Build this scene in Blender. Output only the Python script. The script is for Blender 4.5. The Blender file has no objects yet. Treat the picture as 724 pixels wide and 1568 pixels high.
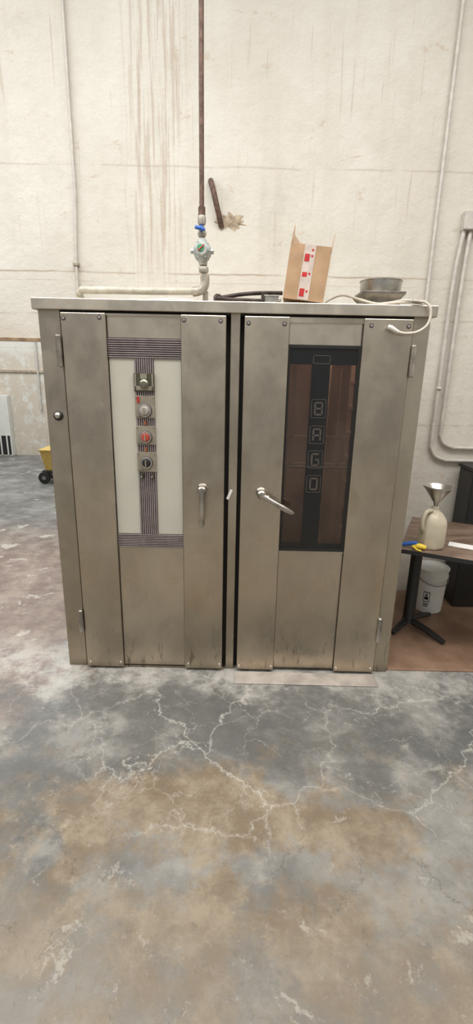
import bpy, bmesh, math, random
from mathutils import Vector, Matrix
random.seed(4)
sc=bpy.context.scene
sc.view_settings.view_transform='Standard'
sc.view_settings.look='None'

# ---------------------------------------------------------------- node helpers
class NT:
    def __init__(s,name):
        s.m=bpy.data.materials.new(name); s.m.use_nodes=True
        s.t=s.m.node_tree; s.t.nodes.clear()
        s.out=s.t.nodes.new('ShaderNodeOutputMaterial')
        s.b=s.t.nodes.new('ShaderNodeBsdfPrincipled')
        s.t.links.new(s.b.outputs[0],s.out.inputs[0])
        s.pos=s.t.nodes.new('ShaderNodeNewGeometry').outputs['Position']
        sp=s.t.nodes.new('ShaderNodeSeparateXYZ'); s.t.links.new(s.pos,sp.inputs[0])
        s.x,s.y,s.z=sp.outputs
    def L(s,v,inp):
        if isinstance(v,bpy.types.NodeSocket): s.t.links.new(v,inp)
        elif isinstance(v,tuple) and len(v)==3 and inp.type=='RGBA': inp.default_value=(*v,1)
        else: inp.default_value=v
    def set(s,**k):
        for n,v in k.items(): s.L(v,s.b.inputs[n.replace('_',' ')])
    def math(s,op,a,b=0.0,clamp=False):
        n=s.t.nodes.new('ShaderNodeMath'); n.operation=op; n.use_clamp=clamp
        s.L(a,n.inputs[0]); s.L(b,n.inputs[1]); return n.outputs[0]
    def mul(s,a,b): return s.math('MULTIPLY',a,b)
    def mapping(s,scale=(1,1,1),loc=(0,0,0),vec=None):
        n=s.t.nodes.new('ShaderNodeMapping'); s.L(vec or s.pos,n.inputs[0])
        n.inputs['Scale'].default_value=scale; n.inputs['Location'].default_value=loc
        return n.outputs[0]
    def noise(s,scale,detail=4,rough=.55,dist=0,vec=None,color=False):
        n=s.t.nodes.new('ShaderNodeTexNoise'); s.L(vec or s.pos,n.inputs['Vector'])
        n.inputs['Scale'].default_value=scale; n.inputs['Detail'].default_value=detail
        n.inputs['Roughness'].default_value=rough; n.inputs['Distortion'].default_value=dist
        return n.outputs['Color' if color else 'Fac']
    def vor(s,scale,vec=None,feature='DISTANCE_TO_EDGE'):
        n=s.t.nodes.new('ShaderNodeTexVoronoi'); n.feature=feature
        s.L(vec or s.pos,n.inputs['Vector']); n.inputs['Scale'].default_value=scale
        return n.outputs['Distance']
    def mr(s,v,a,b,c=0.0,d=1.0,smooth=True):
        n=s.t.nodes.new('ShaderNodeMapRange'); n.clamp=True
        if smooth: n.interpolation_type='SMOOTHSTEP'
        if a>b: a,b,c,d=b,a,d,c
        s.L(v,n.inputs['Value'])
        n.inputs['From Min'].default_value=a; n.inputs['From Max'].default_value=b
        n.inputs['To Min'].default_value=c; n.inputs['To Max'].default_value=d
        return n.outputs['Result']
    def mix(s,f,a,b,mode='MIX'):
        n=s.t.nodes.new('ShaderNodeMix'); n.data_type='RGBA'; n.blend_type=mode
        s.L(f,n.inputs[0]); s.L(a,n.inputs[6]); s.L(b,n.inputs[7]); return n.outputs[2]
    def addv(s,a,b,scale=1.0):
        n=s.t.nodes.new('ShaderNodeVectorMath'); n.operation='MULTIPLY_ADD'
        s.L(b,n.inputs[0]); n.inputs[1].default_value=(scale,)*3; s.L(a,n.inputs[2]); return n.outputs[0]
    def bump(s,h,strength=.2,dist=.01):
        n=s.t.nodes.new('ShaderNodeBump'); n.inputs['Strength'].default_value=strength
        n.inputs['Distance'].default_value=dist; s.L(h,n.inputs['Height'])
        s.t.links.new(n.outputs[0],s.b.inputs['Normal'])
    def near(s,cx,cy,r0,r1):
        a=s.math('SUBTRACT',s.x,cx); b=s.math('SUBTRACT',s.y,cy)
        d=s.math('SQRT',s.math('ADD',s.mul(a,a),s.mul(b,b))); return s.mr(d,r0,r1,1,0)

def simple(name,col,rough=.5,metal=0.0,var=.12,scale=25,bump=0.0,**k):
    n=NT(name); f=n.noise(scale,5)
    dk=tuple(c*(1-var) for c in col); lt=tuple(min(1,c*(1+var)) for c in col)
    n.set(Base_Color=n.mix(n.mr(f,.3,.7),dk,lt),Roughness=rough,Metallic=metal,**k)
    if bump: n.bump(f,bump,.003)
    return n.m

def steel(name,base,rough=.28,seed=0.0):
    n=NT(name)
    big=n.noise(1.7,6,.6,vec=n.mapping((1,1,.7),(seed,0,0)))
    med=n.noise(7,6,.62,.3,vec=n.mapping((1.2,1,.8),(seed,2,0)))
    fine=n.noise(70,3,.6,vec=n.mapping((.25,1,3)))
    wave=n.noise(2.6,2,.45,vec=n.mapping((1.5,1,.8),(0,0,seed)))
    c=n.mix(n.mr(big,.32,.68),tuple(v*.84 for v in base),tuple(v*1.13 for v in base))
    c=n.mix(n.mr(med,.48,.75,0,.16),c,(base[0]*.62,base[1]*.56,base[2]*.48))
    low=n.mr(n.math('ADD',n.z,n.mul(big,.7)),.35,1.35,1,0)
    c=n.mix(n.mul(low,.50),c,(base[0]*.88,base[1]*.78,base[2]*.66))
    drip=n.noise(13,5,.68,vec=n.mapping((2.4,2.4,.55),(3,1,0)))
    dm=n.mul(n.mr(drip,.56,.66),n.mr(n.z,.02,.36,1,0))
    c=n.mix(n.mul(dm,.6),c,(.09,.075,.05))
    edge=n.mr(n.z,0.0,.06,1,0); c=n.mix(n.mul(edge,.45),c,(.11,.095,.07))
    spot=n.mr(n.noise(24,2,.5,vec=n.mapping((1,1,.7),(9,0,4))),.71,.76)
    c=n.mix(n.mul(spot,.35),c,(.68,.64,.56))
    scr=n.mr(n.noise(30,4,.7,vec=n.mapping((.8,1,.25),(2,2,2))),.66,.74)
    c=n.mix(n.mul(scr,.20),c,(.68,.64,.56))
    n.set(Base_Color=c,Metallic=1.0,Roughness=n.mr(med,.3,.7,rough-.05,rough+.13))
    n.bump(n.math('ADD',wave,n.math('ADD',n.mul(med,.05),n.mul(fine,.004))),.60,.03)
    return n.m

M={}
M['steel']=steel('stainless_steel',(.545,.490,.405))
M['steel_post']=steel('stainless_frame',(.475,.43,.355),.34,4)
M['steel_mid']=steel('stainless_recess',(.565,.51,.425),.28,8)
M['steel_lip']=steel('stainless_lip',(.60,.55,.465),.32,2)
M['chrome']=simple('polished_chrome',(.66,.64,.61),.20,1.0)
M['handle']=simple('worn_handle_steel',(.47,.44,.40),.26,1.0,.3,14)
M['darkgap']=simple('gasket_black',(.012,.011,.010),.8)
M['black']=simple('black_plastic',(.015,.015,.016),.45)
M['ridge_dark']=simple('trim_dark',(.085,.065,.068),.5,.3)
M['ridge_lt']=simple('trim_silver',(.50,.44,.43),.35,.6)
M['enamel']=simple('cream_enamel',(.49,.47,.40),.35,0,.04,3)
M['plate']=simple('control_plate',(.36,.32,.25),.45,.6)
M['plate_dark']=simple('control_plate_dark',(.10,.095,.065),.45,.6)
M['knob_white']=simple('knob_ivory',(.45,.42,.38),.35,.4)
M['knob_red']=simple('knob_red',(.40,.06,.04),.35)
M['lamp_red']=simple('indicator_red',(.35,.03,.02),.3)
M['lamp_orange']=simple('indicator_orange',(.30,.10,.04),.3)
M['brass']=simple('tarnished_lock',(.26,.25,.20),.38,.9)
M['galv']=simple('galvanised_pipe',(.40,.37,.31),.5,.45,.25,30)
M['pipe_paint']=simple('painted_pipe',(.50,.47,.39),.5,.1,.18,20)
M['pipe_brown']=simple('rusty_pipe',(.13,.08,.06),.6,.4,.35,40)
M['valve']=simple('valve_body',(.45,.48,.46),.45,.3,.2,30)
M['green']=simple('green_tag',(.05,.30,.14),.5)
M['blue']=simple('blue_handle',(.03,.12,.45),.4)
M['card']=simple('cardboard',(.43,.275,.16),.8,0,.12,12,.1)
M['card_in']=simple('cardboard_light',(.54,.385,.26),.8,0,.08,12)
M['tape']=simple('tape_white',(.60,.51,.45),.35)
M['tape_red']=simple('tape_red',(.50,.03,.03),.4)
M['iron']=simple('dark_iron',(.06,.045,.04),.5,.6,.3)
M['alu']=simple('aluminium_pan',(.46,.45,.42),.32,.9,.2,20)
M['alu_dk']=simple('aluminium_dull',(.22,.20,.17),.42,.8,.25,20)
M['cable']=simple('cream_cable',(.58,.53,.45),.5)
M['white']=simple('white_plastic',(.68,.67,.62),.45,0,.05,10)
M['conduit']=simple('painted_conduit',(.54,.51,.46),.5,.1,.1)
M['jug']=simple('milky_plastic',(.62,.55,.42),.35,0,.10,8,Transmission_Weight=.2)
M['yellow']=simple('yellow_plastic',(.75,.55,.05),.45)
M['yellow_dk']=simple('yellow_tub',(.55,.38,.10),.5)
M['paper']=simple('paper',(.75,.74,.72),.7,0,.03)
M['grey']=simple('grey_caster',(.25,.25,.25),.5,.5)
M['lid']=simple('bucket_plastic',(.72,.72,.69),.4,0,.05,10)
M['liner']=simple('oven_liner',(.24,.165,.125),.55,.1,.2,6)
M['rack']=simple('rack_steel',(.70,.62,.55),.4,.4)
M['edge_rust']=simple('rusty_lintel_angle',(.26,.17,.10),.7,.1,.4,18)

# tinted, reflective door glass, room's brown reflection painted in as haze (see-through, dim chamber behind)
n=NT('tinted_glass')
tr=n.t.nodes.new('ShaderNodeBsdfTransparent'); tr.inputs[0].default_value=(.64,.54,.48,1)
df=n.t.nodes.new('ShaderNodeBsdfDiffuse')
n.t.links.new(n.mix(n.mr(n.noise(2.4,4,.5,vec=n.mapping((1.6,1,.9))),.35,.65),(.085,.055,.043),(.22,.155,.12)),df.inputs[0])
m0=n.t.nodes.new('ShaderNodeMixShader')
n.t.links.new(n.mr(n.z,1.50,1.76,.20,.06),m0.inputs[0])
n.t.links.new(tr.outputs[0],m0.inputs[1]); n.t.links.new(df.outputs[0],m0.inputs[2])
gl=n.t.nodes.new('ShaderNodeBsdfGlossy'); gl.inputs[0].default_value=(1,1,1,1); gl.inputs['Roughness'].default_value=.03
fr=n.t.nodes.new('ShaderNodeFresnel'); fr.inputs[0].default_value=1.55
mx=n.t.nodes.new('ShaderNodeMixShader')
n.t.links.new(fr.outputs[0],mx.inputs[0]); n.t.links.new(m0.outputs[0],mx.inputs[1]); n.t.links.new(gl.outputs[0],mx.inputs[2])
n.t.links.new(mx.outputs[0],n.out.inputs[0])
M['glass']=n.m
M['glass_strip']=simple('glass_black_band',(.010,.011,.012),.12)
M['letter']=simple('letter_bronze',(.10,.085,.075),.3,.3)

n=NT('brown_board')
a=n.noise(3,6,.6); a2=n.noise(30,4,.6)
c=n.mix(n.mr(a,.35,.65),(.21,.125,.08),(.33,.21,.14))
c=n.mix(n.mr(a2,.6,.75,0,.35),c,(.45,.34,.26))
n.set(Base_Color=c,Roughness=.5); M['board']=n.m
n=NT('table_laminate')
a=n.noise(5,6,.6,vec=n.mapping((1,3,1)))
c=n.mix(n.mr(a,.35,.65),(.13,.085,.06),(.24,.165,.12))
n.set(Base_Color=c,Roughness=.4); M['table']=n.m

# wall
n=NT('painted_concrete_wall')
a=n.noise(1.1,8,.65); s=n.noise(1.6,6,.62,vec=n.mapping((5,5,.35),(2,0,0)))
c=n.mix(n.mr(a,.3,.7),(.605,.57,.50),(.70,.675,.61))
c=n.mix(n.mr(s,.48,.75,0,.25),c,(.50,.45,.37))
g=n.mr(n.noise(2.3,7,.68,vec=n.mapping(loc=(4,4,4))),.55,.72)
c=n.mix(n.mul(g,.28),c,(.46,.43,.38))
wob=n.math('ADD',n.z,n.mul(n.noise(4,4,.6),.025))
def line(z0,w,f=1.0):
    d=n.math('ABSOLUTE',n.math('SUBTRACT',wob,z0)); return n.mr(d,0,w,f,0)
brk=n.mr(n.noise(3,4),.38,.55)
for z0,w,f in ((2.325,.010,.8),(2.27,.005,.35),(2.06,.010,.45),(2.95,.010,.35),(1.35,.012,.4)):
    c=n.mix(n.mul(line(z0,w,f),brk),c,(.36,.28,.20))
dn=n.noise(16,3,.6,vec=n.mapping((2.2,0,.10),(1,0,0)))
dx=n.mul(n.mr(n.x,-.78,-.62),n.mr(n.x,-.42,-.30,1,0))
dm=n.mul(n.mul(n.mr(dn,.46,.58),dx),n.mr(n.z,2.10,2.6))
c=n.mix(n.mul(dm,.42),c,(.38,.27,.19))
dn2=n.noise(22,2,.5,vec=n.mapping((2.2,0,.06),(5,0,0)))
c=n.mix(n.mul(n.mul(n.mr(dn2,.64,.70),n.mr(n.z,2.2,2.9)),.35),c,(.38,.29,.2))
ch=n.mr(n.noise(6,6,.68,vec=n.mapping((1,1,1.6),(4,2,7))),.64,.68)
c=n.mix(n.mul(ch,.40),c,(.48,.37,.26))
sp=n.mr(n.noise(34,4,.7),.68,.74); c=n.mix(n.mul(sp,.35),c,(.38,.33,.27))
pe=n.mul(n.mr(n.noise(5,6,.65,vec=n.mapping(loc=(1,1,3))),.42,.50),n.mul(n.mr(n.x,-1.75,-1.25,1,0),n.mr(n.z,1.86,2.04,1,0)))
c=n.mix(n.mul(pe,.45),c,(.50,.38,.26))
lowb=n.mul(n.mr(n.noise(5,5,.6),.45,.6),n.mr(n.z,.1,.9,1,0))
c=n.mix(n.mul(lowb,.3),c,(.45,.38,.30))
n.set(Base_Color=c,Roughness=.75)
n.bump(n.noise(12,7,.68),.45,.02)
M['wall']=n.m
M['patch']=simple('broken_plaster',(.42,.34,.25),.9,0,.35,30,.4)

# floor
n=NT('worn_concrete_floor')
warp=n.addv(n.pos,n.noise(1.5,9,.62,color=True),.75)
warp2=n.addv(n.pos,n.noise(4,8,.65,color=True),.30)
big=n.noise(1.4,12,.70,vec=n.mapping((1,1,1),(3,5,0)))
med=n.noise(5,12,.74); fine=n.noise(34,8,.78); lay=n.noise(2.6,12,.72,vec=n.mapping(loc=(12,3,0)))
c=n.mix(n.mr(big,.38,.66),(.108,.107,.100),(.245,.237,.217))
c=n.mix(n.mr(med,.48,.66,0,.55),c,(.34,.325,.29))
yy=n.math('ADD',n.y,n.mul(n.math('SUBTRACT',lay,.5),1.5))
tan_m=n.mul(n.mr(yy,-.60,-.85,0,1),n.mr(n.noise(2.4,10,.68,vec=n.mapping(loc=(1,9,0))),.42,.54))
c=n.mix(n.mul(tan_m,.80),c,n.mix(n.mr(med,.40,.62),(.175,.122,.070),(.30,.235,.155)))
c=n.mix(n.mul(n.mr(yy,-1.0,-1.5,0,1),.45),c,(.215,.185,.145))
xx=n.math('ADD',n.x,n.mul(n.math('SUBTRACT',lay,.5),1.6))
rz=n.mul(n.mr(xx,-.80,-1.05,0,1),n.mul(n.mr(yy,-.7,-.2),n.mr(n.y,1.6,3.2,1,0)))
c=n.mix(n.mul(rz,.82),c,n.mix(n.mr(med,.40,.62),(.165,.10,.072),(.31,.235,.18)))
wc=n.mul(n.mr(n.noise(3.2,8,.62,vec=n.mapping(loc=(3,8,0))),.60,.63),n.mr(n.x,-.7,-1.0,0,1)); c=n.mix(n.mul(wc,.65),c,(.52,.48,.42))
dz=n.mul(n.mr(yy,-.42,-.03),n.mr(n.y,.05,.4,1,0))
c=n.mix(n.mul(n.mul(dz,n.mr(med,.35,.58)),.66),c,(.49,.47,.43))
ds=n.mul(n.mr(yy,-.14,-.3,0,1),n.mul(n.mr(yy,-.95,-.65),n.mr(big,.60,.48,0,1)))
c=n.mix(n.mul(ds,.62),c,(.098,.100,.096))
sp=n.mr(n.noise(8,10,.75,vec=warp2),.60,.64)
c=n.mix(n.mul(sp,.42),c,(.48,.45,.39))
fs=n.mr(fine,.58,.68); c=n.mix(n.mul(fs,.34),c,(.43,.405,.355))
dk=n.mr(n.noise(20,8,.78,vec=n.mapping(loc=(3,3,3))),.56,.68); c=n.mix(n.mul(dk,.45),c,(.075,.067,.056))
zone=n.math('MAXIMUM',n.near(-.05,-.55,.35,.75),n.mul(n.near(.95,-.55,.3,.65),.9))
zone=n.math('MAXIMUM',zone,n.mul(n.near(-.75,-.35,.2,.6),.5)); zone=n.math('MAXIMUM',zone,.10)
def cracks(sc_,v,w,amt,m0,m1,loc,c,col=(.50,.475,.425),z=1):
    e=n.vor(sc_,vec=v); mk=n.mr(n.noise(1.6,4,.6,vec=n.mapping(loc=loc)),m0,m1)
    f=n.mul(n.mul(n.mr(e,w*.25,w,1,0),mk),amt)
    return n.mix(n.mul(f,zone) if z else f,c,col)
c=cracks(1.9,warp,.026,.16,.30,.45,(5,5,5),c)
c=cracks(1.9,warp,.0055,.78,.30,.45,(5,5,5),c)
c=cracks(4.2,warp2,.009,.48,.42,.55,(8,2,5),c)
c=cracks(7.5,warp2,.014,.28,.50,.60,(2,7,5),c)
c=cracks(2.0,warp2,.005,.55,.46,.56,(1,3,9),c,(.07,.062,.052),0)
n.set(Base_Color=c,Roughness=n.mr(med,.35,.65,.34,.60))
n.bump(n.math('ADD',med,n.mul(fine,.4)),.30,.010)
M['floor']=n.m
M['sill']=simple('floor_plate_steel',(.42,.375,.335),.5,.2,.2,9,.1)

# ---------------------------------------------------------------- mesh helpers
def empty(name,loc=(0,0,0)):
    o=bpy.data.objects.new(name,None); o.location=loc; sc.collection.objects.link(o); o.empty_display_size=.1; return o
def finish(bm,name,mat,parent=None,smooth=False,bevel=0):
    me=bpy.data.meshes.new(name)
    bmesh.ops.recalc_face_normals(bm,faces=bm.faces)
    bm.to_mesh(me); bm.free()
    if isinstance(mat,(list,tuple)):
        for m in mat: me.materials.append(M[m])
    else: me.materials.append(M[mat])
    o=bpy.data.objects.new(name,me); sc.collection.objects.link(o)
    if smooth:
        for p in me.polygons: p.use_smooth=True
        md=o.modifiers.new('es','EDGE_SPLIT'); md.split_angle=math.radians(38)
    if bevel:
        md=o.modifiers.new('bv','BEVEL'); md.width=bevel; md.segments=2; md.limit_method='ANGLE'
    if parent: o.parent=parent; o.matrix_parent_inverse=Matrix.Translation(-parent.location)
    return o
def addbox(bm,x0,x1,y0,y1,z0,z1,mi=0,mat=None):
    vs=[bm.verts.new((x,y,z)) for x in(x0,x1) for y in(y0,y1) for z in(z0,z1)]
    if mat is not None:
        for v in vs: v.co=mat@v.co
    for f in((0,1,3,2),(4,6,7,5),(0,4,5,1),(2,3,7,6),(0,2,6,4),(1,5,7,3)):
        bm.faces.new([vs[i] for i in f]).material_index=mi
def box(name,x0,x1,y0,y1,z0,z1,mat,parent=None,bevel=0,xf=None):
    bm=bmesh.new(); addbox(bm,x0,x1,y0,y1,z0,z1,0,xf); return finish(bm,name,mat,parent,bevel=bevel)
def frame_of(d):
    d=d.normalized(); a=Vector((0,0,1)) if abs(d.z)<.9 else Vector((1,0,0))
    u=d.cross(a).normalized(); return u,d.cross(u).normalized()
def addtube(bm,pts,r,seg=12,mi=0,cap=True):
    pts=[Vector(p) for p in pts]; n_=len(pts)
    if isinstance(r,(list,tuple)):
        m_=len(r); rs=[]
        for i in range(n_):
            t=i/(n_-1)*(m_-1); k=min(int(t),m_-2); rs.append(r[k]+(r[k+1]-r[k])*(t-k))
    else: rs=[r]*n_
    rings=[]; u=None
    for i,p in enumerate(pts):
        d=(pts[min(i+1,n_-1)]-pts[max(i-1,0)])
        if d.length<1e-9: d=Vector((0,0,1))
        d.normalize()
        if u is None: u,v=frame_of(d)
        else:
            u=(u-d*u.dot(d))
            if u.length<1e-6: u,_=frame_of(d)
            u.normalize(); v=d.cross(u)
        rings.append([bm.verts.new(p+(u*math.cos(2*math.pi*k/seg)+v*math.sin(2*math.pi*k/seg))*rs[i]) for k in range(seg)])
    for a,b in zip(rings,rings[1:]):
        for k in range(seg):
            bm.faces.new((a[k],a[(k+1)%seg],b[(k+1)%seg],b[k])).material_index=mi
    if cap:
        bm.faces.new(rings[0]).material_index=mi; bm.faces.new(rings[-1][::-1]).material_index=mi
def smooth_pts(P,k=8):
    P=[Vector(p) for p in P]; o=[]
    for i in range(len(P)-1):
        p0=P[max(i-1,0)];p1=P[i];p2=P[i+1];p3=P[min(i+2,len(P)-1)]
        for j in range(k):
            t=j/k
            o.append(.5*((2*p1)+(p2-p0)*t+(2*p0-5*p1+4*p2-p3)*t*t+(3*p1-p0-3*p2+p3)*t**3))
    o.append(P[-1]); return o
def tube(name,pts,r,mat,parent=None,seg=12,sm=0):
    bm=bmesh.new()
    if sm: pts=smooth_pts(pts,sm)
    addtube(bm,pts,r,seg); return finish(bm,name,mat,parent,smooth=True)
def addlathe(bm,prof,c,axis=(0,0,1),seg=32,mi=0):
    ax=Vector(axis).normalized(); u,v=frame_of(ax); c=Vector(c); rings=[]
    for r,h in prof:
        if r<1e-6: rings.append([bm.verts.new(c+ax*h)])
        else: rings.append([bm.verts.new(c+ax*h+(u*math.cos(2*math.pi*k/seg)+v*math.sin(2*math.pi*k/seg))*r) for k in range(seg)])
    for a,b in zip(rings,rings[1:]):
        for k in range(seg):
            k2=(k+1)%seg
            if len(a)==1 and len(b)==1: continue
            if len(a)==1: f=bm.faces.new((a[0],b[k2],b[k]))
            elif len(b)==1: f=bm.faces.new((a[k],a[k2],b[0]))
            else: f=bm.faces.new((a[k],a[k2],b[k2],b[k]))
            f.material_index=mi
def lathe(name,prof,c,mat,parent=None,axis=(0,0,1),seg=32):
    bm=bmesh.new(); addlathe(bm,prof,c,axis,seg); return finish(bm,name,mat,parent,smooth=True)

# ---------------------------------------------------------------- room shell
box('floor',-7,5,-6,7.2,-.1,0,'floor')
bm=bmesh.new()
addbox(bm,-1.02,5,1.1,1.3,0,5)
addbox(bm,-3.4,-1.02,1.1,1.3,1.868,5)
addbox(bm,-7,-3.4,1.1,1.3,0,5)
finish(bm,'wall_back','wall')
box('wall_far',-7,5,7.0,7.2,0,5,'wall')
box('wall_left',-7.2,-7,-6,7.2,0,5,'wall')
box('wall_right',5,5.2,-6,7.2,0,5,'wall')
box('trim_1',-3.4,-1.02,1.085,1.098,1.862,1.882,'edge_rust')
tube('wall_pipe',[(-3.84,6.96,0.9),(-3.84,6.96,3.2)],.02,'conduit')
box('trim_2',-6.9,-2.5,6.97,6.998,1.60,1.64,'patch')

# ---------------------------------------------------------------- rack oven
ov=empty('rack_oven',(0,.5,0))
bm=bmesh.new()
addbox(bm,-.93,.06,.03,1.0,0,1.985); addbox(bm,.06,.93,.95,1.0,0,1.985)
addbox(bm,.86,.93,.03,.95,0,1.985); addbox(bm,.06,.86,.03,.95,0,.12); addbox(bm,.06,.86,.03,.95,1.88,1.985)
finish(bm,'carcass','darkgap',ov)
bm=bmesh.new()
addbox(bm,.062,.858,.90,.948,.121,1.879); addbox(bm,.062,.075,.032,.90,.121,1.879); addbox(bm,.845,.858,.032,.90,.121,1.879)
addbox(bm,.075,.845,.032,.90,.121,.14)
finish(bm,'chamber_liner','liner',ov)
bm=bmesh.new()
for x in(.17,.33,.60,.75):
    addbox(bm,x-.012,x+.012,.25,.275,.16,1.75); addbox(bm,x-.012,x+.012,.70,.725,.16,1.75)
for i in range(9):
    z=.35+i*.16
    for x in(.17,.75): addbox(bm,x-.012,x+.012,.275,.70,z,z+.02)
addbox(bm,.158,.762,.25,.275,1.73,1.755); addbox(bm,.158,.762,.25,.275,1.17,1.19); addbox(bm,.158,.762,.25,.275,.16,.185)
addbox(bm,.158,.762,.25,.275,1.33,1.345)
finish(bm,'baking_rack_frame','rack',ov)
box('side_left',-.9375,-.93,.0,1.0,0,1.96,'steel_post',ov); box('side_right',.93,.9375,.0,1.0,0,1.96,'steel_post',ov)
box('frame_post_left',-.936,-.833,-.004,.05,0.0,1.955,'steel_post',ov,.003)
box('frame_post_right',.857,.936,-.004,.05,-.0,1.955,'steel_post',ov,.003)
box('frame_post_centre',-.015,.031,-.006,.05,0.0,1.955,'steel_post',ov,.003)
bm=bmesh.new()
addbox(bm,-.956,.957,-.03,.06,1.948,2.0)
addbox(bm,-.956,.957,.06,1.0,1.99,2.0)
finish(bm,'top_lip','steel_lip',ov,bevel=.004)
box('header',-.93,.93,-.002,.05,1.938,1.952,'darkgap',ov)
def door(tag,a,b,c_,d):
    box(tag+'_stile_outer',a,b,-.034,.03,.016,1.937,'steel',ov,.004)
    box(tag+'_stile_inner',c_,d,-.034,.03,.016,1.937,'steel',ov,.004)
door('left_door',-.821,-.608,-.251,-.036)
door('right_door',.051,.264,.616,.848)
box('left_door_panel_upper',-.612,-.247,-.014,.03,1.83,1.93,'steel_mid',ov)
box('left_door_panel_lower',-.612,-.247,-.014,.03,.022,.755,'steel_mid',ov)
box('left_door_enamel_panel',-.612,-.247,-.012,.03,.755,1.83,'enamel',ov)
box('right_door_panel_upper',.260,.620,-.014,.03,1.815,1.915,'steel_mid',ov)
box('right_door_panel_lower',.260,.620,-.014,.03,.022,.757,'steel_mid',ov)
box('left_door_head',-.612,-.247,-.020,.03,1.927,1.937,'steel_post',ov)
box('right_door_head',.260,.620,-.020,.03,1.912,1.937,'steel_post',ov)
box('threshold',-.80,-.02,-.012,.03,0,.014,'steel_post',ov)
bm=bmesh.new()
for x in(-.6065,-.2525,.2655,.6145): addbox(bm,x-.0015,x+.0015,-.0165,-.012,.03,1.93)
finish(bm,'stile_seams','darkgap',ov)
bm=bmesh.new()
def hrib(x0,x1,z0,z1,nr):
    p=(z1-z0)/nr
    addbox(bm,x0,x1,-.0155,-.011,z0,z1,0)
    for i in range(nr): addbox(bm,x0,x1,-.020,-.0154,z0+p*(i+.28),z0+p*(i+.62),1)
def vrib(x0,x1,z0,z1,nr):
    p=(x1-x0)/nr
    addbox(bm,x0,x1,-.0155,-.011,z0,z1,0)
    for i in range(nr): addbox(bm,x0+p*(i+.28),x0+p*(i+.62),-.020,-.0154,z0,z1,1)
hrib(-.607,-.252,1.737,1.829,9); hrib(-.607,-.252,.757,.835,8)
vrib(-.482,-.388,.835,1.737,9)
finish(bm,'ribbed_trim',['ridge_dark','ridge_lt'],ov)
bm=bmesh.new()
addbox(bm,-.486,-.386,-.028,-.015,1.580,1.668,1)
addbox(bm,-.480,-.392,-.031,-.027,1.586,1.606,0); addbox(bm,-.452,-.420,-.034,-.027,1.640,1.664,0)
addbox(bm,-.482,-.474,-.031,-.027,1.586,1.664,0); addbox(bm,-.398,-.390,-.031,-.027,1.586,1.664,0)
for z0,z1 in((1.452,1.560),(1.318,1.412),(1.178,1.280)):
    addbox(bm,-.484,-.388,-.025,-.015,z0,z1,0)
    for x in(-.478,-.394): addbox(bm,x-.002,x+.002,-.0265,-.0245,z1-.014,z1-.01,1)
    for i in range(5): addbox(bm,-.478+i*.006,-.475+i*.006,-.0262,-.0245,z0+.004,z0+.010,1)
for z0 in(1.418,1.284): addbox(bm,-.443,-.431,-.026,-.015,z0,z0+.022,2)
addbox(bm,-.474,-.462,-.030,-.02,1.525,1.556,3)
for x in(-.462,-.408): addbox(bm,x-.008,x+.008,-.03,-.015,1.142,1.168,1)
finish(bm,'control_plates',['plate','plate_dark','lamp_orange','lamp_red'],ov,bevel=.0012)
def dial(tag,z,m,r=.031):
    bm=bmesh.new()
    addlathe(bm,[(0,0),(r+.004,0),(r+.004,.004),(r,.006)],(-.436,-.025,z),(0,-1,0),28,0)
    addlathe(bm,[(r,.004),(r*.92,.011),(r*.72,.012),(r*.70,.022),(r*.6,.028),(0,.030)],(-.436,-.025,z),(0,-1,0),28,1)
    addbox(bm,-.439,-.433,-.058,-.05,z-.016,z+.016,2)
    finish(bm,tag,['ridge_dark',m,'plate'],ov,smooth=True)
    lathe(tag+'_ring',[(r*.98,0),(r*1.02,.012),(r*.80,.013),(r*.78,.0)],(-.436,-.0255,z),'chrome',ov,(0,-1,0))
dial('dial_top',1.488,'knob_white'); dial('dial_mid',1.357,'knob_red',.029); dial('dial_low',1.226,'black',.029)
bm=bmesh.new(); addlathe(bm,[(0,0),(.022,0),(.022,.012),(.014,.018),(.014,.03),(.0,.032)],(-.434,-.028,1.617),(0,-1,0),20,0)
finish(bm,'lock_knob','brass',ov,smooth=True)
bm=bmesh.new()
for x in(-.462,-.408): addlathe(bm,[(0,0),(.006,0),(.005,.02),(0,.022)],(x,-.028,1.155),(0,-1,0),10)
finish(bm,'toggle_switches','chrome',ov,smooth=True)

# window
box('window_glass',.266,.616,-.010,-.004,.758,1.814,'glass',ov)
bm=bmesh.new()
addbox(bm,.264,.276,-.018,-.009,.757,1.815); addbox(bm,.602,.616,-.018,-.009,.757,1.815)
addbox(bm,.276,.602,-.018,-.009,1.800,1.815)
addbox(bm,.276,.602,-.018,-.009,.757,.771)
finish(bm,'window_gasket','darkgap',ov)
bm=bmesh.new()
addbox(bm,.384,.474,-.0125,-.0102,.771,1.800)
addbox(bm,.276,.384,-.0122,-.0102,1.725,1.800); addbox(bm,.474,.602,-.0122,-.0102,1.725,1.800)
addbox(bm,.276,.384,-.0122,-.0102,.771,.80); addbox(bm,.474,.602,-.0122,-.0102,.771,.80)
finish(bm,'window_band','glass_strip',ov)
box('window_seam',.276,.602,-.0135,-.0102,1.219,1.223,'letter',ov)
bm=bmesh.new()
def lt(strokes,cx,cz,w=.044,h=.058,t=.009):
    for x0,z0,x1,z1 in strokes:
        addbox(bm,cx+(x0-.5)*w-(t/2 if x0==x1 else 0),cx+(x1-.5)*w+(t/2 if x0==x1 else 0),-.0150,-.0124,
               cz+(z0-.5)*h-(t/2 if z0==z1 else 0),cz+(z1-.5)*h+(t/2 if z0==z1 else 0))
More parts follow.
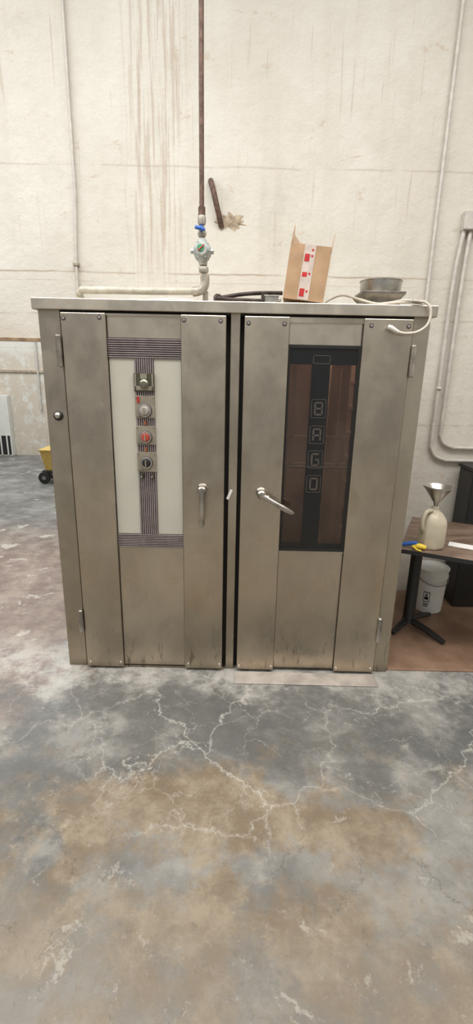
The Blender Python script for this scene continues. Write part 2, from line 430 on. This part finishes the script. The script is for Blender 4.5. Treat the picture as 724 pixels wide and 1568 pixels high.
def sq(cx,cz,w,h,t=.003):
    addbox(bm,cx-w/2,cx+w/2,-.0145,-.0124,cz-h/2,cz-h/2+t);addbox(bm,cx-w/2,cx+w/2,-.0145,-.0124,cz+h/2-t,cz+h/2)
    addbox(bm,cx-w/2,cx-w/2+t,-.0145,-.0124,cz-h/2,cz+h/2);addbox(bm,cx+w/2-t,cx+w/2,-.0145,-.0124,cz-h/2,cz+h/2)
cx=.430
for z in(1.515,1.385,1.258,1.130): sq(cx,z,.074,.092)
lt([(.1,0,.1,1),(.1,1,.9,1),(.1,.5,.9,.5),(.1,0,.9,0),(.9,0,.9,1)],cx,1.515)
lt([(.1,0,.1,1),(.1,1,.9,1),(.1,.45,.9,.45),(.9,0,.9,1)],cx,1.385)
lt([(.1,0,.1,1),(.1,1,.9,1),(.1,0,.9,0),(.9,0,.9,.5),(.5,.5,.9,.5)],cx,1.258)
lt([(.1,0,.1,1),(.1,1,.9,1),(.1,0,.9,0),(.9,0,.9,1)],cx,1.130)
sq(cx,1.748,.085,.04)
finish(bm,'window_lettering','letter',ov)
box('window_sill',.266,.614,-.022,-.0145,.748,.757,'steel_mid',ov)

bm=bmesh.new()
for x,z in((-.806,1.910),(-.636,1.916),(-.236,1.912),(-.062,1.912),(.070,1.905),(.240,1.905),(.650,1.905),(.825,1.905),
           (-.800,.045),(-.625,.045),(-.232,.045),(-.05,.045),(.25,.04),(.065,.04),(.63,.04),(.83,.04)):
    addlathe(bm,[(0,0),(.0075,0),(.006,.004),(0,.005)],(x,-.034,z),(0,-1,0),10)
finish(bm,'screws','chrome',ov,smooth=True)
bm=bmesh.new()
for x,z in((-.806,1.910),(-.636,1.916),(-.236,1.912),(-.062,1.912),(.070,1.905),(.240,1.905),(.650,1.905),(.825,1.905)):
    addlathe(bm,[(0,0),(.011,0),(.011,.0012),(0,.0014)],(x,-.0338,z),(0,-1,0),12)
finish(bm,'screw_washers','ridge_dark',ov,smooth=True)

def handle(tag,p,q):
    p=Vector(p); q=Vector(q); bm=bmesh.new()
    addlathe(bm,[(0,0),(.028,0),(.028,.006),(.022,.012),(.018,.034),(.023,.044),(.023,.058),(.016,.066),(0,.068)],p,(0,-1,0),24,0)
    a=p+Vector((0,-.052,0)); b=q+Vector((0,-.058,0)); d=b-a
    pts=[a+d*t+Vector((0,-.012*math.sin(math.pi*t),0)) for t in(0,.15,.35,.6,.8,.93,1)]
    addtube(bm,pts,[.015,.0125,.013,.0155,.016,.0145,.008],14,0)
    addlathe(bm,[(.0135,-.006),(.0175,-.004),(.0175,.004),(.0135,.006)],a+d*.16,d,16,0)
    finish(bm,tag,'handle',ov,smooth=True)
handle('left_door_handle',(-.147,-.034,1.098),(-.147,-.034,.905))
handle('right_door_handle',(.158,-.034,1.083),(.325,-.034,.990))
def hinge(tag,x,z0,z1,xm):
    bm=bmesh.new()
    addtube(bm,[(x,-.042,z0),(x,-.042,z0+.006),(x,-.042,z1-.006),(x,-.042,z1)],[.008,.013,.013,.008],12)
    zm=(z0+z1)/2
    addtube(bm,[(x,-.042,zm-.003),(x,-.042,zm+.003)],.0145,12)
    addbox(bm,min(x,xm),max(x,xm),-.042,-.003,z0+.012,z1-.012)
    finish(bm,tag,'handle',ov,smooth=True)
hinge('hinge_upper_left',-.836,1.687,1.836,-.842); hinge('hinge_lower_left',-.834,.24,.385,-.842)
hinge('hinge_upper_right',.860,1.673,1.822,.868); hinge('hinge_lower_right',.854,.215,.375,.862)
lathe('push_button_ring',[(0,0),(.024,0),(.024,.006),(.018,.010),(0,.010)],(-.879,-.004,1.452),'black',ov,(0,-1,0))
lathe('push_button_cap',[(.0155,.0),(.016,.010),(.013,.018),(.007,.022),(0,.023)],(-.877,-.012,1.455),'chrome',ov,(0,-1,0))
box('paper_tag',-.007,.007,-.0012,.0012,-.028,.028,'paper',ov,xf=Matrix.Translation((-.008,-.009,1.062))@Matrix.Rotation(math.radians(22),4,'Y'))
box('floor_plate',.038,.848,-.150,-.040,0.0,.008,'sill',bevel=.003)

# ---------------------------------------------------------------- things on top
pp=empty('steam_pipe',(-.17,.15,2.0))
Y=.15
tube('horizontal_run',[(-.790,Y+.12,2.002),(-.798,Y+.09,2.03),(-.795,Y+.04,2.052),(-.77,Y,2.060),(-.6,Y,2.062),(-.40,Y,2.062),(-.182,Y,2.066)],.0175,'pipe_paint',pp,14)
tube('elbow',[(-.21,Y,2.064),(-.185,Y,2.066),(-.160,Y,2.078),(-.150,Y,2.105),(-.152,Y,2.135)],[.024,.022,.021,.022,.024],'galv',pp,14,4)
tube('elbow_foot',[(-.15,Y+.03,2.0),(-.15,Y+.03,2.07)],.014,'galv',pp)
bm=bmesh.new()
addlathe(bm,[(.013,0),(.013,.055)],(-.155,Y,2.125),(0,0,1),14)
addlathe(bm,[(0,0),(.021,0),(.024,.006),(.024,.022),(.019,.028),(0,.028)],(-.157,Y,2.150),(0,0,1),8)
addlathe(bm,[(0,0),(.020,0),(.020,.02),(0,.02)],(-.159,Y,2.183),(0,0,1),8)
finish(bm,'union_fitting','galv',pp,smooth=True)
bm=bmesh.new()
addlathe(bm,[(0,-.055),(.018,-.055),(.022,-.045),(.034,-.034),(.044,-.016),(.046,0),(.044,.016),(.034,.034),(.022,.045),(.018,.055),(0,.055)],(-.163,Y,2.244),(0,0,1),10)
addlathe(bm,[(0,0),(.030,0),(.032,.012),(.026,.02),(0,.022)],(-.163,Y-.036,2.244),(0,-1,0),8)
for sx in(-1,1):
    addlathe(bm,[(0,0),(.012,0),(.012,.018),(0,.018)],(-.163+sx*.038,Y-.006,2.244),(sx,0,0),8)
for a in range(6):
    aa=a*math.pi/3; addlathe(bm,[(0,0),(.006,0),(.006,.012),(0,.012)],(-.163+.034*math.cos(aa),Y-.036,2.244+.034*math.sin(aa)),(0,-1,0),6)
finish(bm,'regulator_body','valve',pp,smooth=True)
lathe('regulator_badge',[(0,0),(.016,0),(.014,.003),(0,.004)],(-.168,Y-.058,2.248),'green',pp,(0,-1,0))
tube('regulator_arrow',[(-.180,Y-.063,2.235),(-.15,Y-.063,2.262)],.003,'tape_red',pp,6)
bm=bmesh.new()
addlathe(bm,[(.012,0),(.012,.06)],(-.165,Y,2.295),(0,0,1),12)
addlathe(bm,[(0,0),(.018,0),(.021,.01),(.021,.02),(.016,.03),(0,.03)],(-.165,Y,2.308),(0,0,1),8)
addlathe(bm,[(0,0),(.017,0),(.02,.01),(.02,.03),(.016,.04),(0,.04)],(-.166,Y,2.360),(0,0,1),8)
finish(bm,'upper_fitting','galv',pp,smooth=True)
bm=bmesh.new()
addlathe(bm,[(0,0),(.012,0),(.012,.018),(0,.02)],(-.166,Y-.014,2.338),(0,-1,0),12)
addtube(bm,[(-.195,Y-.032,2.342),(-.166,Y-.034,2.336),(-.148,Y-.034,2.330)],[.008,.010,.007],10)
addbox(bm,-.171,-.161,Y-.036,Y-.028,2.33,2.352)
finish(bm,'blue_valve_handle','blue',pp,smooth=True)
tube('riser',[(-.166,Y,2.39),(-.168,Y,3.0),(-.168,Y,4.95)],.0115,'pipe_brown',pp,12)
bm=bmesh.new(); addlathe(bm,[(0,0),(.017,0),(.017,.035),(0,.035)],(-.166,Y,2.40),(0,0,1),8); finish(bm,'riser_coupling','pipe_brown',pp,smooth=True)
# short stub that comes out of the broken plaster and turns back into the wall
tube('wall_stub_pipe',[(-.112,1.098,2.60),(-.125,1.06,2.65),(-.142,1.04,2.71),(-.163,1.04,2.79),(-.178,1.06,2.84),(-.183,1.098,2.86)],.018,'pipe_brown',None,12,4)
bm=bmesh.new()
vs=[]
for k in range(34):
    a=2*math.pi*k/34; r=1+.26*random.uniform(-1,1)
    vs.append(bm.verts.new((-.055+.10*r*math.cos(a),1.102+random.uniform(-.004,.002),2.632+.048*r*math.sin(a))))
cc=bm.verts.new((-.03,1.090,2.63)); cb_=bm.verts.new((-.04,1.115,2.63))
for k in range(34):
    bm.faces.new((vs[k],vs[(k+1)%34],cc)); bm.faces.new((vs[(k+1)%34],vs[k],cb_))
finish(bm,'trim_3','patch')

tl=empty('pry_bar_set',(.05,.1,2.0))
tube('long_bar',[(-.085,.08,2.032),(-.06,.08,2.030),(.02,.09,2.045),(.12,.11,2.057),(.235,.13,2.062)],.0095,'iron',tl,10,3)
tube('lower_bar',[(-.085,.06,2.022),(.0,.05,2.016),(.10,.045,2.014),(.20,.05,2.016)],[.012,.010,.009,.009],'iron',tl,10)
tube('hooked_end',[(-.09,.06,2.010),(-.094,.062,2.024),(-.088,.07,2.036),(-.07,.075,2.034)],.009,'iron',tl,10,3)
box('clamp',.13,.16,.065,.12,2.004,2.058,'iron',tl,.003)
cb=empty('cable_clamp_box',(.2,.05,2.0))
box('body',.145,.205,-.005,.035,2.0,2.030,'alu',cb,.003)
lathe('gland',[(0,0),(.010,0),(.010,.012),(.007,.018),(0,.018)],(.205,.015,2.016),'alu',cb,(1,0,0),12)
box('cover_lip',.14,.21,-.008,.037,2.028,2.033,'alu',cb,.001)

# cardboard box, leaning
bxp=empty('cardboard_box',(.41,.0,2.001))
R=Matrix.Translation((.416,-.02,2.002))@Matrix.Rotation(math.radians(6.5),4,'Y')@Matrix.Rotation(math.radians(-7),4,'Z')
w,dp,h=.190,.20,.235
bm=bmesh.new(); t=.004
addbox(bm,-w,0,0,t,0,h,0,R); addbox(bm,-w,0,dp-t,dp,0,h,0,R); addbox(bm,-w,-w+t,t,dp-t,0,h,0,R); addbox(bm,-t,0,t,dp-t,0,h,0,R); addbox(bm,-w+t,-t,t,dp-t,0,t,0,R)
addbox(bm,-w+t,-t,t,dp-t,h-.02,h-.016,1,R)
finish(bm,'box_walls',['card','card_in'],bxp)
def flap(tag,m,w0,w1,L,ragged=0,slope=0,mat='card_in'):
    bm=bmesh.new(); top=[]; nn=12
    random.seed(7); rg=[random.uniform(-1,.6) for _ in range(nn+1)]
    for s_ in(0,.004):
        base=[bm.verts.new(m@Vector((w0+(w1-w0)*k/nn,s_,0))) for k in range(nn+1)]
        tp=[bm.verts.new(m@Vector((w0+(w1-w0)*k/nn,s_,L*(1-slope*k/nn+ragged*rg[k])))) for k in range(nn+1)]
        for k in range(nn): bm.faces.new((base[k],base[k+1],tp[k+1],tp[k]))
        top.append((base,tp))
    (b0,t0),(b1,t1)=top
    for k in range(nn): bm.faces.new((t0[k],t0[k+1],t1[k+1],t1[k]))
    bm.faces.new((b0[0],t0[0],t1[0],b1[0])); bm.faces.new((b0[-1],b1[-1],t1[-1],t0[-1]))
    finish(bm,tag,mat,bxp)
rz=Matrix.Rotation(math.radians(90),4,'Z')
flap('flap_left',R@Matrix.Translation((-w+.004,0,h))@Matrix.Rotation(math.radians(4),4,'Y')@rz,0,dp*.45,.080,.20,.35)
flap('flap_left_torn',R@Matrix.Translation((-w+.004,.004,h))@Matrix.Rotation(math.radians(8),4,'X'),0,.038,.045,.22,.75)
flap('flap_right',R@Matrix.Translation((0,0,h-.03))@Matrix.Rotation(math.radians(3),4,'Y')@rz,0,dp*.7,.085,.05,.1)
bm=bmesh.new()
addbox(bm,-w*.65,-w*.38,-.0012,.0,0.002,h,0,R)
finish(bm,'packing_tape','tape',bxp)
bm=bmesh.new()
for z0,hh in((.015,.035),(.100,.020),(.165,.032)): addbox(bm,-w*.62,-w*.50,-.0018,-.001,z0,z0+hh,0,R)
for z0 in(.035,.11,.185,.21): addbox(bm,-w*.47,-w*.42,-.0018,-.001,z0,z0+.009,0,R)
finish(bm,'tape_print','tape_red',bxp)

# round pan on a square base
pn=empty('round_cake_pan',(.74,.22,2.0))
bm=bmesh.new()
def sqring(s,z,cx=.735,cy=.22): return [bm.verts.new((cx+a*s,cy+b*s,z)) for a,b in((-1,-1),(1,-1),(1,1),(-1,1))]
rs=[sqring(.112,2.0),sqring(.112,2.012),sqring(.088,2.016),sqring(.088,2.045),sqring(.108,2.068),sqring(.108,2.080)]
bm.faces.new(rs[0]); bm.faces.new(rs[-1])
for a,b_ in zip(rs,rs[1:]):
    for k in range(4): bm.faces.new((a[k],a[(k+1)%4],b_[(k+1)%4],b_[k]))
finish(bm,'square_base','alu_dk',pn,bevel=.002)
lathe('pan',[(0,.0),(.098,.0),(.101,.004),(.103,.055),(.107,.056),(.107,.060),(.101,.060),(.097,.008),(0,.006)],(.742,.22,2.080),'alu',pn,seg=48)

# cable
cbp=empty('power_cable',(.7,.1,2.0))
tube('cord',[(.43,.30,2.012),(.50,.30,2.060),(.56,.26,2.078),(.61,.09,2.035),(.69,.04,2.010),(.78,-.01,2.012),(.84,-.03,2.013),(.885,-.045,2.010),(.912,-.055,1.975),(.905,-.058,1.915),(.86,-.06,1.880),(.80,-.06,1.872),(.755,-.055,1.885)],.0062,'cable',cbp,10,8)
tube('cord_return',[(.64,.085,2.007),(.74,.02,2.014),(.80,-.02,2.020),(.86,-.03,2.012),(.90,.02,2.008)],.0055,'cable',cbp,10,8)
tube('plug',[(.775,-.055,1.876),(.755,-.055,1.885),(.735,-.055,1.896),(.722,-.053,1.900)],[.008,.011,.012,.010],'white',cbp,10)
tube('ferrule',[(.83,-.03,2.016),(.865,-.035,2.012)],.010,'galv',cbp,10)
lathe('loose_pan_lid',[(0,0),(.03,0),(.034,.006),(.02,.012),(0,.014)],(-.46,.08,2.0),'alu',None)
tube('pipe_gasket_strip',[(-.42,.05,2.006),(-.3,.03,2.010),(-.20,.04,2.006)],.006,'white',None,8,4)

# ---------------------------------------------------------------- wall conduits
cd=empty('electrical_conduit',(1.5,1.08,2.6))
rr=.014
tube('run_outer',[(1.478,1.075,2.60),(1.455,1.075,2.3),(1.452,1.075,1.7),(1.452,1.075,1.24),(1.462,1.075,1.165),(1.50,1.075,1.112),(1.57,1.075,1.088),(1.66,1.075,1.084),(2.6,1.075,1.084)],rr,'conduit',cd,12,4)
tube('run_inner',[(1.522,1.075,2.60),(1.512,1.075,2.3),(1.510,1.075,1.7),(1.510,1.075,1.32),(1.518,1.075,1.255),(1.55,1.075,1.205),(1.62,1.075,1.182),(1.70,1.075,1.178),(2.6,1.075,1.178)],rr,'conduit',cd,12,4)
tube('feed_up',[(1.56,1.075,2.70),(1.56,1.075,3.4),(1.56,1.075,4.9)],rr,'conduit',cd)
box('junction_box',1.46,1.66,1.04,1.098,2.60,2.71,'conduit',cd,.006)
tube('conduit_clip',[(1.44,1.072,1.60),(1.465,1.058,1.60)],.012,'conduit',cd)
t1=empty('wall_conduit',(1.29,1.08,2))
tube('tube',[(1.29,1.078,0.02),(1.29,1.078,4.9)],.012,'conduit',t1)
t2=empty('thin_wall_conduit',(-1.075,1.08,2))
tube('tube',[(-1.085,1.085,1.9),(-1.085,1.085,2.36),(-1.06,1.085,2.78),(-1.06,1.085,4.9)],.009,'conduit',t2)
box('clip',-1.105,-1.065,1.07,1.097,2.345,2.365,'plate',t2,.003)

# ---------------------------------------------------------------- right side
box('brown_floor_board',.945,2.9,.01,1.09,0,.012,'board',bevel=.004)
th=math.atan2(-.148,.324)
T=Matrix.Translation((.985,.160,0))@Matrix.Rotation(th,4,'Z')
tb=empty('pedestal_table',(1.5,.4,0))
box('table_top',0,1.2,0,.72,.690,.720,'table',tb,.004,T)
box('table_edge',-.002,1.202,-.003,0,.692,.716,'black',tb,0,T)
bm=bmesh.new()
for u0 in(.08,1.0):
    c=T@Vector((u0,.40,0))
    addlathe(bm,[(0,.07),(.045,.07),(.038,.09),(.036,.66),(.05,.672),(.05,.689),(0,.689)],(c.x,c.y,0),(0,0,1),20)
    addbox(bm,-.10,.22 if u0<.5 else .1,-.13,.13,.672,.689,0,Matrix.Translation((c.x+.05,c.y,0))@Matrix.Rotation(th,4,'Z'))
    for k in range(4):
        if u0<.5 and k==2: continue
        a=math.radians(-52+90*k); dd=Vector((math.cos(a),math.sin(a),0))
        L=.27 if k!=3 else .17
        p=Vector((c.x,c.y,.085)); 
        addtube(bm,[p,p+dd*L*.5+Vector((0,0,-.020)),p+dd*L+Vector((0,0,-.052))],[.026,.022,.016],8)
finish(bm,'pedestals','black',tb,smooth=True)

# jug with funnel
jp=empty('plastic_jug',(1.19,.22,.72))
jx,jy,jz=1.175,.20,.7205
bm=bmesh.new()
prof=[(0,0),(.072,0),(.079,.008),(.081,.03),(.081,.145),(.075,.170),(.054,.200),(.030,.220),(.022,.228),(.022,.245),(0,.245)]
addlathe(bm,prof,(jx,jy,jz),(0,0,1),8)
ob=finish(bm,'jug_body','jug',jp)
md=ob.modifiers.new('b','BEVEL'); md.width=.012; md.segments=3
for p in ob.data.polygons: p.use_smooth=True
tube('jug_handle',[(jx-.025,jy-.02,jz+.225),(jx-.060,jy-.035,jz+.222),(jx-.080,jy-.045,jz+.18),(jx-.078,jy-.045,jz+.13),(jx-.06,jy-.03,jz+.10)],.0125,'jug',jp,10,5)
fn=empty('steel_funnel',(jx,jy,jz+.25))
lathe('cone',[(.010,.0),(.014,.02),(.076,.108),(.080,.110),(.080,.118),(.074,.112),(.012,.022),(.007,0),(.010,0)],(jx+.0,jy,jz+.247),'alu',fn,seg=40)
nz=empty('spray_nozzle',(1.06,.17,.72))
tube('grip',[(1.055,.155,.734),(1.085,.135,.745),(1.12,.125,.738)],[.012,.016,.012],'yellow',nz,10,3)
tube('barrel',[(1.00,.185,.736),(1.03,.17,.745),(1.06,.155,.755),(1.075,.14,.757)],[.010,.013,.013,.010],'blue',nz,10,2)
tube('trigger',[(1.05,.135,.742),(1.07,.115,.728),(1.09,.108,.724)],.006,'yellow',nz,8)
box('paper_sheet',-.07,.07,-.04,.04,0,.002,'paper',None,0,Matrix.Translation((1.37,.22,.7205))@Matrix.Rotation(-.5,4,'Z'))
# bucket
bk=empty('plastic_bucket',(1.47,.80,0.012))
bxx,byy,bz=1.475,.80,.013
lathe('pail',[(0,0),(.096,0),(.100,.004),(.112,.27),(.118,.272),(.118,.285),(.113,.287),(.114,.318),(.119,.320),(.121,.335),(.113,.338),(.108,.330),(.10,.322),(0,.322)],(bxx,byy,bz),'lid',bk,seg=40)
tube('bail_handle',[(bxx-.122,byy,bz+.295),(bxx-.10,byy-.09,bz+.262),(bxx-.02,byy-.135,bz+.235),(bxx+.07,byy-.115,bz+.25),(bxx+.122,byy,bz+.295)],.003,'grey',bk,8,6)
bm=bmesh.new()
def lab(a0,a1,z0,z1,e=.0015):
    k=6
    for i in range(k):
        q=[]
        for a,z in((a0+(a1-a0)*i/k,z0),(a0+(a1-a0)*(i+1)/k,z0),(a0+(a1-a0)*(i+1)/k,z1),(a0+(a1-a0)*i/k,z1)):
            r=.100+.012*(z-.004)/.266+e; aa=math.radians(a)
            q.append(bm.verts.new((bxx+r*math.cos(aa),byy+r*math.sin(aa),bz+z)))
        bm.faces.new(q)
lab(228,252,.165,.172);lab(228,252,.09,.096);lab(228,230,.09,.17);lab(250,252,.09,.17)
lab(233,247,.11,.135);lab(236,244,.14,.155);lab(230,250,.07,.078);lab(230,248,.055,.062)
finish(bm,'warning_label','black',bk)
bn=empty('black_storage_cabinet',(1.9,.9,0))
box('cabinet_body',1.675,2.15,.82,1.04,.012,1.05,'black',bn,.01)
box('cabinet_top',1.665,2.16,.81,1.045,1.05,1.075,'black',bn,.006)
box('cabinet_door_gap',1.90,1.906,.818,.821,.05,1.03,'grey',bn)

# ---------------------------------------------------------------- left back room
hc=empty('white_heater_cabinet',(-4.8,6.9,0))
box('housing',-5.4,-4.44,6.85,6.995,0,1.17,'white',hc,.01)
box('grille_back',-5.38,-4.46,6.842,6.851,.03,.40,'black',hc)
bm=bmesh.new()
for i in range(8): addbox(bm,-5.37+i*.12,-5.345+i*.12,6.83,6.843,.03,.40)
finish(bm,'grille_bars','white',hc)
ct=empty('mop_bucket_cart',(-2.68,4.72,0))
bm=bmesh.new()
def rr_(sx,sy,z): return [bm.verts.new((-2.66+a*sx,4.75+b*sy,z)) for a,b in((-1,-1),(1,-1),(1,1),(-1,1))]
rs=[rr_(.22,.16,.20),rr_(.27,.20,.50),rr_(.29,.22,.505),rr_(.29,.22,.52)]
bm.faces.new(rs[0]); 
for a,b_ in zip(rs,rs[1:]):
    for k in range(4): bm.faces.new((a[k],a[(k+1)%4],b_[(k+1)%4],b_[k]))
bm.faces.new(rs[-1])
finish(bm,'tub','yellow_dk',ct,bevel=.01)
box('chassis',-2.93,-2.42,4.56,4.95,.16,.20,'black',ct,.01)
bm=bmesh.new()
for x in(-2.90,-2.45):
    for y in(4.57,4.92):
        addlathe(bm,[(0,0),(.03,0),(.085,.005),(.09,.012),(.09,.034),(.085,.04),(.03,.045),(0,.045)],(x,y-.022,.091),(0,1,0),24,0)
        addlathe(bm,[(0,0),(.03,0),(.03,.055),(0,.055)],(x,y-.027,.091),(0,1,0),12,1)
finish(bm,'casters',['black','grey'],ct,smooth=True)

# ---------------------------------------------------------------- light
w=bpy.data.worlds.new('world'); sc.world=w; w.use_nodes=True
nt=w.node_tree; bg=nt.nodes['Background']
tc=nt.nodes.new('ShaderNodeTexCoord'); sp=nt.nodes.new('ShaderNodeSeparateXYZ'); nt.links.new(tc.outputs['Generated'],sp.inputs[0])
rp=nt.nodes.new('ShaderNodeValToRGB'); nt.links.new(sp.outputs[2],rp.inputs[0])
rp.color_ramp.elements[0].position=0.0; rp.color_ramp.elements[0].color=(.37,.355,.33,1)
rp.color_ramp.elements[1].position=.6; rp.color_ramp.elements[1].color=(1,.985,.96,1)
nt.links.new(rp.outputs[0],bg.inputs[0]); bg.inputs[1].default_value=.93
def area(name,loc,rot,sx,sy,power,col=(1,.965,.92)):
    l=bpy.data.lights.new(name,'AREA'); l.shape='RECTANGLE'; l.size=sx; l.size_y=sy; l.energy=power; l.color=col
    o=bpy.data.objects.new(name,l); o.location=loc; o.rotation_euler=rot; sc.collection.objects.link(o)
area('ceiling_light',(-.5,-1.6,4.7),(0,0,0),3.5,1.2,140)
area('ceiling_light.001',(-3.5,-1.0,4.2),(0,math.radians(-35),0),2,3,90,(.94,.97,1))
area('ceiling_light.002',(-3.5,4.2,4.6),(0,0,0),3,3,210,(.88,.94,1))
area('ceiling_light.003',(2.5,-1.5,4.6),(0,0,0),2,2,55)
area('chamber_fill',(.46,.45,1.87),(0,0,0),.6,.5,2.6,(1,.84,.72))  # added fill light, brightens the chamber seen through the door glass

# ---------------------------------------------------------------- camera
pitch,yaw,roll=0.2864,-0.0029,0.0213
F=Vector((math.sin(yaw)*math.cos(pitch),math.cos(yaw)*math.cos(pitch),-math.sin(pitch)))
R0=Vector((math.cos(yaw),-math.sin(yaw),0)); U0=R0.cross(F)
Rr=R0*math.cos(roll)+U0*math.sin(roll); U=Rr.cross(F)
cam=bpy.data.cameras.new('camera'); co=bpy.data.objects.new('camera',cam); sc.collection.objects.link(co)
m=Matrix.Identity(4)
for i in range(3): m[i][0]=Rr[i]; m[i][1]=U[i]; m[i][2]=-F[i]
m[0][3],m[1][3],m[2][3]=0.0384,-2.4319,1.6803
co.matrix_world=m
cam.sensor_fit='VERTICAL'; cam.sensor_height=36; cam.lens=829/1792*36; cam.clip_start=.05
sc.camera=co
